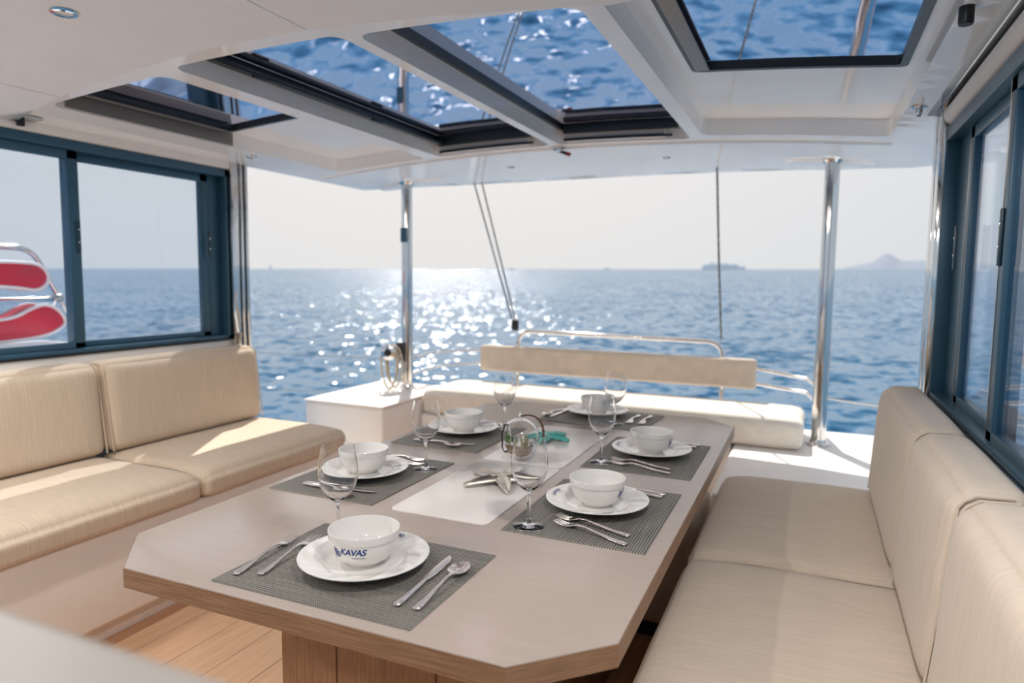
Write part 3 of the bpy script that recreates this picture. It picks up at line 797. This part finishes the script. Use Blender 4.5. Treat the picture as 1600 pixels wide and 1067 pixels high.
obj('lever', tube([(-1.29, 3.54, cz(-1.29)-.02), (-1.255, 3.58, cz(-1.29)-.032)], .009, 10), 'black_metal', lt)
obj('tip', tube([(-1.258, 3.577, cz(-1.29)-.031), (-1.24, 3.595, cz(-1.29)-.036)], .011, 10), 'red_plastic', lt)
hk = thing('blind_hook', (-2.92, 1.78, 1.93), 'small steel hook plate above the left window', 'hook')
obj('plate', box(-2.93, -2.86, 1.72, 1.82, cz(-2.9)-.008, cz(-2.9)+.002, .002), 'steel', hk)
obj('hook', box(-2.925, -2.905, 1.75, 1.775, cz(-2.9)-.035, cz(-2.9)-.006, .003), 'black_metal', hk)
me = lathe([(0, .04), (.014, .04), (.016, .035), (.016, 0)], 20); me.transform(flip)
obj('ceiling_stop', at_ceil(me, .29, 1.88, -.002), 'black_metal', None, 'short black cylinder stop under the hard top edge', 'stop')

# ================================================================== TABLEWARE
ZT = .7502
MT = .0022
SET = [  # centre x, y, facing angle of the diner (0 = facing aft, +Y), where it is
    (-.82, 1.112, 0, 'at the table end away from the aft bench'),
    (-1.195, 1.665, -90, 'on the walkway side, next to the silver starfish'),
    (-1.19, 2.262, -90, 'on the walkway side, next to the terrarium'),
    (-.476, 1.652, 90, 'on the right settee side, next to the silver starfish'),
    (-.476, 2.255, 90, 'on the right settee side, toward the aft bench'),
    (-.80, 2.800, 176, 'at the table end facing the aft bench')]
def put(o, s, u, v, z, rot=0):
    """place at (u right of diner, v ahead of diner) in the frame of setting s"""
    a = math.radians(s[2]); o.location = (s[0]+u*math.cos(a)-v*math.sin(a), s[1]+u*math.sin(a)+v*math.cos(a), z)
    o.rotation_euler = (0, 0, a+math.radians(rot))

def local(name, cat):                       # prototype root at the world origin
    return thing(name, (0, 0, 0), None, cat)
# prototypes ---------------------------------------------------------------
mat_p = obj('placemat', box(-.2265, .2265, -.172, .172, 0, MT, .0008, 1), 'placemat_weave'); mat_p.location = (0, 0, 0)

plate_p = local('dinner_plate', 'plate')
prof = [(0, .004), (.045, .004), (.047, 0), (.052, 0), (.056, .005), (.080, .008), (.110, .0165), (.128, .0212), (.1335, .0235), (.1335, .0252), (.130, .0252), (.112, .0205), (.088, .0125), (.080, .0098), (.066, .0085), (0, .0085)]
def swirl(r, z, a):
    if r > .082 and z > .0095:
        k = min(1, (r-.082)/.02)*(1 if r < .125 else max(0, (.1335-r)/.0085))
        z += .0030*k*max(0, math.sin(11*a+(r-.08)*75))**.7
    return r, z
prof2 = prof[:11]+[(.130-.0035*k, .0252-.00085*k) for k in range(13)]+[(.0835, .0118), (.079, .0098), (.066, .0085), (0, .0085)]
obj('dish', lathe(prof2, 180, wob=swirl), 'porcelain', plate_p)

bowl_p = local('soup_bowl', 'bowl')
bprof = [(0, .003), (.032, .003), (.034, 0), (.038, 0), (.0405, .0045), (.0535, .0125), (.0625, .025), (.0675, .040), (.0695, .054), (.0722, .0555), (.0732, .067), (.0726, .0705), (.0706, .0705), (.0694, .067), (.0680, .054), (.0655, .040), (.060, .026), (.050, .0145), (.030, .0080), (0, .0068)]
obj('cup', lathe(bprof, 64), 'porcelain', bowl_p)
def text_mesh(s, size):
    cu = bpy.data.curves.new('t', 'FONT'); cu.body = s; cu.size = size; cu.align_x = 'LEFT'; cu.align_y = 'BOTTOM'; cu.offset = size*.032; cu.shear = .25; cu.space_character = .93
    o = bpy.data.objects.new('t', cu); C.objects.link(o)
    dg = bpy.context.evaluated_depsgraph_get(); dg.update()
    me = bpy.data.meshes.new_from_object(o.evaluated_get(dg)); bpy.data.objects.remove(o)
    bm = bmesh.new(); bm.from_mesh(me)
    bmesh.ops.triangulate(bm, faces=bm.faces)
    for _ in range(2):
        bmesh.ops.subdivide_edges(bm, edges=[e for e in bm.edges if e.calc_length() > .0025], cuts=1)
        bmesh.ops.triangulate(bm, faces=bm.faces)
    me2 = bpy.data.meshes.new('m'); bm.to_mesh(me2); bm.free(); return me2
def emblem_mesh(s):
    bm = bmesh.new()
    def quad(pts): bm.faces.new([bm.verts.new((x*s, y*s, 0)) for x, y in pts])
    quad([(0, .0), (.12, .05), (.12, 1.25), (0, 1.3)]); quad([(0, 1.3), (.12, 1.25), (.62, .95), (.62, 1.08)])
    quad([(.62, 1.08), (.62, .95), (.72, .78), (.78, .86)]); quad([(.16, .18), (.34, .12), (.46, 1.0), (.2, 1.12)])
    for k in range(4): quad([(.46, .1+k*.2), (1.0, .12+k*.2), (1.0, .25+k*.2), (.46, .24+k*.2)])
    quad([(.1, -.02), (.42, -.1), (.42, .02), (.12, .1)])
    for _ in range(2): bmesh.ops.subdivide_edges(bm, edges=list(bm.edges), cuts=1, use_grid_fill=True)
    me = bpy.data.meshes.new('m'); bm.to_mesh(me); bm.free(); return me
def bowl_r(z):
    p = bprof[3:11]
    for (r0, z0), (r1, z1) in zip(p, p[1:]):
        if z0 <= z <= z1: return r0+(r1-r0)*(z-z0)/(z1-z0) if z1 > z0 else r1
    return .0718
def wrap_bowl(me, x_off, zb, a0=-PI/2):
    for v in me.vertices:
        z = zb+v.co.y; r = bowl_r(z)+.0004; a = a0+(v.co.x+x_off)/.068
        v.co = Vector((r*math.cos(a), r*math.sin(a), z))
    return me
txt = text_mesh('KAVAS', .0185); wmax = max(v.co.x for v in txt.vertices); ht_ = max(v.co.y for v in txt.vertices)
EW = .0165; LW = EW+.001+wmax
obj('emblem', wrap_bowl(emblem_mesh(EW), -LW/2, .0275), 'logo_blue', bowl_p, label='blue emblem')
obj('lettering', wrap_bowl(txt, -LW/2+EW+.001, .0325), 'logo_blue', bowl_p, label='blue KAVAS lettering')
ul = emblem_mesh(.001); ul.clear_geometry(); ul.from_pydata([(x, y, 0) for y in (0, .0011) for x in [wmax*(.45+.5*k/12) for k in range(13)]], [], [(k, k+1, k+14, k+13) for k in range(12)])
obj('small_print', wrap_bowl(ul, -LW/2+EW+.001, .0290), 'logo_blue', bowl_p)
# plate rim logo at twelve o'clock
def rim_map(me, x_off, y_off):
    for v in me.vertices:
        x, y = v.co.x+x_off, v.co.y+y_off; rr = .108+y; a = PI/2-x/.112
        zz = .0200+(rr-.112)*.24+.0042
        v.co = Vector((rr*math.cos(a), rr*math.sin(a), zz))
    return me
t2 = text_mesh('KAVAS', .0125); w2_ = max(v.co.x for v in t2.vertices)
obj('lettering', rim_map(t2, -w2_/2+.004, 0), 'logo_blue', plate_p, label='blue KAVAS lettering')
obj('emblem', rim_map(emblem_mesh(.0085), -w2_/2-.006, 0), 'logo_blue', plate_p, label='blue emblem')

glass_p = local('wine_glass', 'glass')
H = .214
outer = [(0, 0), (.0375, 0), (.0382, .0012), (.036, .0024), (.019, .0052), (.0085, .0085), (.0052, .014), (.0044, .03), (.0042, .065), (.0046, .080), (.0080, .0865), (.017, .0925), (.028, .103), (.0378, .119), (.0432, .137), (.0448, .153), (.0435, .171), (.0405, .191), (.0378, .206), (.0368, H)]
inner = [(.0360, H), (.0370, .206), (.0397, .191), (.0427, .171), (.0440, .153), (.0424, .137), (.037, .1197), (.0272, .1042), (.0160, .0945), (.006, .0905), (0, .0898)]
gm = lathe(outer+inner, 56)
obj('goblet', gm, 'crystal', glass_p)

def fork_mesh():
    h = loft([(0, -.1, .0035, .0035, .0016), (0, -.097, .0035, .0075, .0022), (0, -.085, .0035, .0088, .0025), (0, -.06, .0045, .0066, .0024), (0, -.02, .0085, .0038, .0022), (0, .02, .0125, .0030, .0022), (0, .038, .0115, .0042, .002), (0, .048, .0085, .0095, .0017), (0, .058, .0060, .0122, .0014), (0, .066, .0050, .0126, .0013)], 12)
    ts = [h]
    for x in (-.0105, -.0035, .0035, .0105):
        ts.append(loft([(x, .060, .0055, .0022, .0013), (x, .075, .0046, .0021, .0012), (x*.98, .092, .0060, .0018, .0011), (x*.96, .104, .0090, .0012, .0009)], 8))
    return join(*ts)
def knife_mesh():
    return join(loft([(0, -.115, .004, .004, .002), (0, -.112, .004, .0075, .003), (0, -.095, .004, .0085, .0035), (0, -.05, .0045, .0070, .0034), (0, -.005, .005, .0060, .003), (0, .0, .005, .0066, .0028)], 12),
                loft([(0, -.002, .005, .0062, .0022), (.0006, .012, .005, .0082, .0011), (.0010, .05, .0048, .0092, .0009), (.0006, .09, .0046, .0086, .0008), (-.002, .108, .0046, .0058, .0007), (-.0045, .117, .0046, .0016, .0006)], 10))
def spoon_mesh():
    h = loft([(0, -.1, .0035, .0035, .0016), (0, -.097, .0035, .0078, .0022), (0, -.085, .0035, .0090, .0025), (0, -.06, .0045, .0066, .0024), (0, -.02, .0085, .0038, .0022), (0, .02, .0125, .0030, .0022), (0, .038, .0118, .0042, .002), (0, .048, .0102, .006, .0016)], 12)
    verts, faces = [], []; NR, NA = 6, 28
    for sgn in (1, -1):
        for i in range(NR+1):
            f = i/NR
            for k in range(NA):
                a = 2*PI*k/NA; y = .0745+.0315*f*math.cos(a); x = .0205*f*math.sin(a)*(1-.12*math.cos(a))
                verts.append((x, y, .0105-.0082*(1-f*f)+(.0006 if sgn > 0 else -.0008)))
    for s_ in (0, 1):
        o_ = s_*(NR+1)*NA
        for i in range(NR):
            for k in range(NA): faces.append((o_+i*NA+k, o_+i*NA+(k+1) % NA, o_+(i+1)*NA+(k+1) % NA, o_+(i+1)*NA+k))
    o_ = (NR+1)*NA
    for k in range(NA): faces.append((NR*NA+k, NR*NA+(k+1) % NA, o_+NR*NA+(k+1) % NA, o_+NR*NA+k))
    me = mesh_of(verts, faces); bm = bmesh.new(); bm.from_mesh(me); bmesh.ops.remove_doubles(bm, verts=bm.verts, dist=1e-5); me = auto(bm_mesh(bm), 50)
    return join(h, me)
fm, km, sm_ = fork_mesh(), knife_mesh(), spoon_mesh()
fork_p = bpy.data.objects.new('fork', fm); knife_p = bpy.data.objects.new('table_knife', km); spoon_p = bpy.data.objects.new('spoon', sm_)
for o in (fork_p, knife_p, spoon_p):
    o.data.materials.clear(); o.data.materials.append(MATS['silverware']); C.objects.link(o)

protos = {'placemat': mat_p, 'plate': plate_p, 'bowl': bowl_p, 'glass': glass_p, 'fork': fork_p, 'knife': knife_p, 'spoon': spoon_p}
first = {k: True for k in protos}
def place(kind, s, u, v, z, rot, label, cat, group):
    o = protos[kind] if first[kind] else copy_tree(protos[kind])
    first[kind] = False
    put(o, s, u, v, z, rot); tag(o, label, cat, group); return o
ZM = ZT+MT+.0002
# offsets per setting: glass (u,v), outer fork (u,v,rot), inner fork, knife, spoon, plate shift
DET = [
    dict(g=(-.135, .105), f1=(-.212, -.04, 8), f2=(-.167, -.02, 7), k=(.155, .0, 3), s=(.198, -.012, 1), pl=(.0, .015), b=9),
    dict(g=(-.125, .125), f1=(-.19, -.02, 3), f2=(-.150, .0, -2), k=(.150, .01, 2), s=(.182, -.012, -14), pl=(.0, -.015)),
    dict(g=(-.165, .10), f1=(-.185, .02, 3), f2=(-.145, .02, -2), k=(.155, .01, 4), s=(.182, -.012, -8), pl=(-.03, -.012)),
    dict(g=(-.178, .12), f1=(-.165, -.03, -20), f2=(-.118, -.022, -16), k=(.205, -.02, -6), s=(.180, -.03, -6), pl=(.03, .012), b=12),
    dict(g=(-.150, .125), f1=(-.172, -.01, -14), f2=(-.128, .0, -13), k=(.205, -.02, 0), s=(.180, -.03, -4), pl=(.03, .0), b=12),
    dict(g=(-.092, .10), f1=(-.185, -.03, 4), f2=(-.135, -.02, 4), k=(.187, .0, -4), s=(.212, .01, -6), pl=(.04, -.05))]
for s, d in zip(SET, DET):
    w = s[3]
    place('placemat', s, 0, 0, ZT, 0, 'grey woven placemat '+w, 'placemat', 'placemats on the table')
    place('plate', s, d['pl'][0], d['pl'][1], ZM, 0, 'white porcelain plate with swirled rim '+w, 'plate', 'plates on the placemats')
    place('bowl', s, d['pl'][0], d['pl'][1], ZM+.0087, d.get('b', 4), 'white bowl with blue logo '+w, 'bowl', 'bowls on the plates')
    place('glass', s, d['g'][0], d['g'][1], ZM, 0, 'clear stemmed wine glass '+w, 'glass', 'wine glasses')
    place('fork', s, d['f1'][0], d['f1'][1], ZM, d['f1'][2], 'outer silver fork '+w, 'fork', 'forks')
    place('fork', s, d['f2'][0], d['f2'][1], ZM, d['f2'][2], 'silver fork next to the plate '+w, 'fork', 'forks')
    place('knife', s, d['k'][0], d['k'][1], ZM, d['k'][2], 'silver table knife '+w, 'knife', 'table knives')
    place('spoon', s, d['s'][0], d['s'][1], ZM, d['s'][2], 'silver soup spoon '+w, 'spoon', 'soup spoons')

# starfish ornaments
def starfish(name, label, cx, cy, z, R_, mat, rot, wid=.021, hh=.026):
    ms = []
    for k in range(5):
        secs = []
        for i in range(10):
            f = i/9
            secs.append((0, R_*f, .5*hh*(1-.62*f)+hh*.12*math.sin(f*PI), wid*(1-f)**.75+.006, hh*.5*(1-.6*f)))
        secs.append((0, R_*1.015, .5*hh*.36, .002, .002))
        m = loft(secs, 12)
        for v in m.vertices:                                 # a ridge along each arm
            v.co.z += .004*max(0, 1-abs(v.co.x)/.006)*(v.co.z > .5*hh*.5)
        m.transform(Matrix.Rotation(2*PI*k/5, 4, 'Z')); ms.append(m)
    me = join(*ms); zmin = min(v.co.z for v in me.vertices)
    me.transform(Matrix.Translation((cx, cy, z-zmin)) @ Matrix.Rotation(math.radians(rot), 4, 'Z'))
    return obj(name, auto(me, 50), mat, None, label, 'ornament')
starfish('starfish', 'silver metal starfish ornament lying on the white table inset', -.80, 1.765, .7534, .118, 'silver_star', -75)
starfish('starfish', 'teal starfish ornament on the white table inset behind the terrarium', -.865, 2.32, .7534, .086, 'teal_resin', -100)

# glass terrarium
tr = thing('terrarium', (-.85, 2.02, .7534), 'hanging glass globe terrarium with succulent and pebbles on the inset', 'terrarium')
RG, cg = .066, Vector((-.852, 2.02, .7534+.0655))
od = Vector((-.75, -.62, .12)).normalized()
bm = bmesh.new(); bmesh.ops.create_uvsphere(bm, u_segments=48, v_segments=32, radius=RG)
bmesh.ops.delete(bm, geom=[v for v in bm.verts if v.co.normalized().dot(od) > .80], context='VERTS')
for v in bm.verts:
    v.co.z *= 1.0 if v.co.z < 0 else 1.06
ex = bmesh.ops.solidify(bm, geom=list(bm.faces), thickness=.0022)
me = bm_mesh(bm, True); me.transform(Matrix.Translation(cg)); obj('globe', me, 'crystal', tr)
me = lathe([(0, -.004), (.008, -.002), (.0045, .004), (.004, .009), (.0075, .014), (.006, .019), (0, .021)], 18); me.transform(Matrix.Translation(cg+Vector((0, 0, RG*1.06)))); obj('finial', me, 'crystal', tr)
cord = []
for k in range(25):
    f = k/24; a = PI*.5*(1-f)
    cord.append((cg.x+.004+.078*math.cos(a*1.0)*1.0, cg.y+.01*math.sin(f*3), cg.z+RG*1.06+.008-.062*(1-math.sin(a))+.012*math.sin(f*PI)))
for ph in (0, PI):
    pts = [(x+.0022*math.cos(k*1.1+ph), y+.0022*math.sin(k*1.1+ph), z) for k, (x, y, z) in enumerate(cord)]
    obj('twig_handle', tube(pts, .0026, 8), 'stem_brown', tr)
ms = []
for k in range(220):
    a = random.uniform(0, 2*PI); rr = .046*math.sqrt(random.random()); hgt = random.uniform(0, .022)
    p_ = Vector((rr*math.cos(a), rr*math.sin(a), -math.sqrt(max(0, (RG-.009)**2-rr*rr))+hgt*.9+.001))
    if p_.length > RG-.008: p_ = p_.normalized()*(RG-.008)
    bm = bmesh.new(); bmesh.ops.create_icosphere(bm, subdivisions=1, radius=random.uniform(.003, .0055))
    m = bm_mesh(bm); m.transform(Matrix.Translation(cg+p_) @ Matrix.Rotation(random.random()*6, 4, 'X') @ Matrix.Diagonal((1, .8, .65, 1))); ms.append(m)
obj('pebbles', join(*ms), 'pebble', tr, kind='stuff')
pc = cg+Vector((-.026, -.02, -.018))
for k in range(16):
    a = 2*PI*k/16*2.4; tilt = .35+.9*(k/16); L = .042-.012*(k/16)
    m = loft([(0, 0, 0, .002, .001), (0, L*.35, L*.06, .0042, .0013), (0, L*.7, L*.16, .0036, .001), (0, L, L*.30, .0006, .0005)], 8)
    m.transform(Matrix.Translation(pc+Vector((0, 0, .004))) @ Matrix.Rotation(a, 4, 'Z') @ Matrix.Rotation(PI/2-tilt, 4, 'X')); obj('leaf', m, 'leaf_green', tr)
for k in range(9):
    a = random.uniform(0, 6.28); q = cg+Vector((.012+.012*math.cos(a), .012*math.sin(a), -.034)); hgt = random.uniform(.035, .055)
    obj('stem', tube([q, q+Vector((random.uniform(-.004, .004), random.uniform(-.004, .004), hgt*.6)), q+Vector((random.uniform(-.008, .008), random.uniform(-.008, .008), hgt))], [.0035, .0032, .0018], 7), 'moss_stem', tr)

# ================================================================== FAR AWAY
def polar(az, dist): a = math.radians(az); return dist*math.sin(a), dist*math.cos(a)
# cruise ship
D = 5200; sx, sy = polar(-6.57, D); sz_ = sea_z(sx, sy)
sh = thing('cruise_ship', (sx, sy, sz_), 'pale hazy cruise ship far off on the horizon', 'ship')
ang = math.radians(6.57)
def ship_part(nm, m): m.transform(Matrix.Translation((sx, sy, sz_)) @ Matrix.Rotation(ang, 4, 'Z')); obj(nm, m, 'hazed_ship_paint', sh)
ship_part('hull', prism([(-150, -17), (125, -17), (152, 0), (125, 17), (-150, 17)], -4, 22))
ship_part('superstructure', box(-140, 100, -16, 16, 22, 36, 2))
ship_part('upper_deck', box(-95, 40, -14, 14, 36, 43, 1))
ship_part('bridge', box(60, 92, -15, 15, 36, 41, 1))
ship_part('funnel', box(-95, -70, -7, 7, 43, 55, 2))
ship_part('radar_mast', box(20, 30, -3, 3, 43, 53, 1))
for az, dist, s_, lb in ((-15.84, 4200, 12, 'tiny distant motor vessel on the horizon left of the cruise ship'), (-23.7, 4200, 10, 'tiny distant motor vessel in the sun glitter on the horizon')):
    x, y = polar(az, dist); z = sea_z(x, y)
    o = thing('motor_vessel', (x, y, z), lb, 'boat')
    for nm, m in (('hull', prism([(-s_*1.6, -4), (s_*1.3, -4), (s_*1.8, 0), (s_*1.3, 4), (-s_*1.6, 4)], -1, s_*.45)), ('cabin', box(-s_*.6, s_*.5, -3, 3, s_*.45, s_*1.1, .5))):
        m.transform(Matrix.Translation((x, y, z)) @ Matrix.Rotation(math.radians(-az), 4, 'Z')); obj(nm, m, 'hazed_ship_paint', o)
x, y = polar(-43.0, 3200); z = sea_z(x, y)
o = thing('sailboat', (x, y, z), 'tiny distant sailboat on the horizon beyond the left post', 'boat')
for nm, m in (('hull', prism([(-9, -3), (7, -3), (11, 0), (7, 3), (-9, 3)], -1, 3)), ('mast', box(-.6, .6, -.4, .4, 3, 27)), ('sail', prism([(-8, -.2), (0, -.2), (0, .2), (-8, .2)], 4, 18))):
    m.transform(Matrix.Translation((x, y, z)) @ Matrix.Rotation(math.radians(43), 4, 'Z')); obj(nm, m, 'hazed_ship_paint', o)
# island
D = 16000; verts, faces = [], []; NA, NR = 60, 10
for i in range(NA+1):
    az = 1.0+13.0*i/NA
    prof_h = 90*math.exp(-((az-3.6)/1.5)**2)+190*math.exp(-((az-4.9)/.75)**2)+150*math.exp(-((az-6.8)/1.8)**2)+120*math.exp(-((az-10)/2)**2)
    prof_h *= min(1, i/6, (NA-i)/6)
    prof_h += 14*noise.noise(Vector((az*2.3, 0, 0)))*min(1, i/6, (NA-i)/6)
    for j in range(NR+1):
        f = j/NR; d_ = D-1500+3000*f; x, y = polar(az, d_)
        verts.append((x, y, sea_z(x, y)-3+max(0, prof_h)*math.sin(PI*f)**.8*1.15))
for i in range(NA):
    for j in range(NR): faces.append((i*(NR+1)+j, (i+1)*(NR+1)+j, (i+1)*(NR+1)+j+1, i*(NR+1)+j+1))
obj('island', mesh_of(verts, faces, True), 'hazed_island_rock', kind='structure', label='pale hazy mountainous island on the horizon')
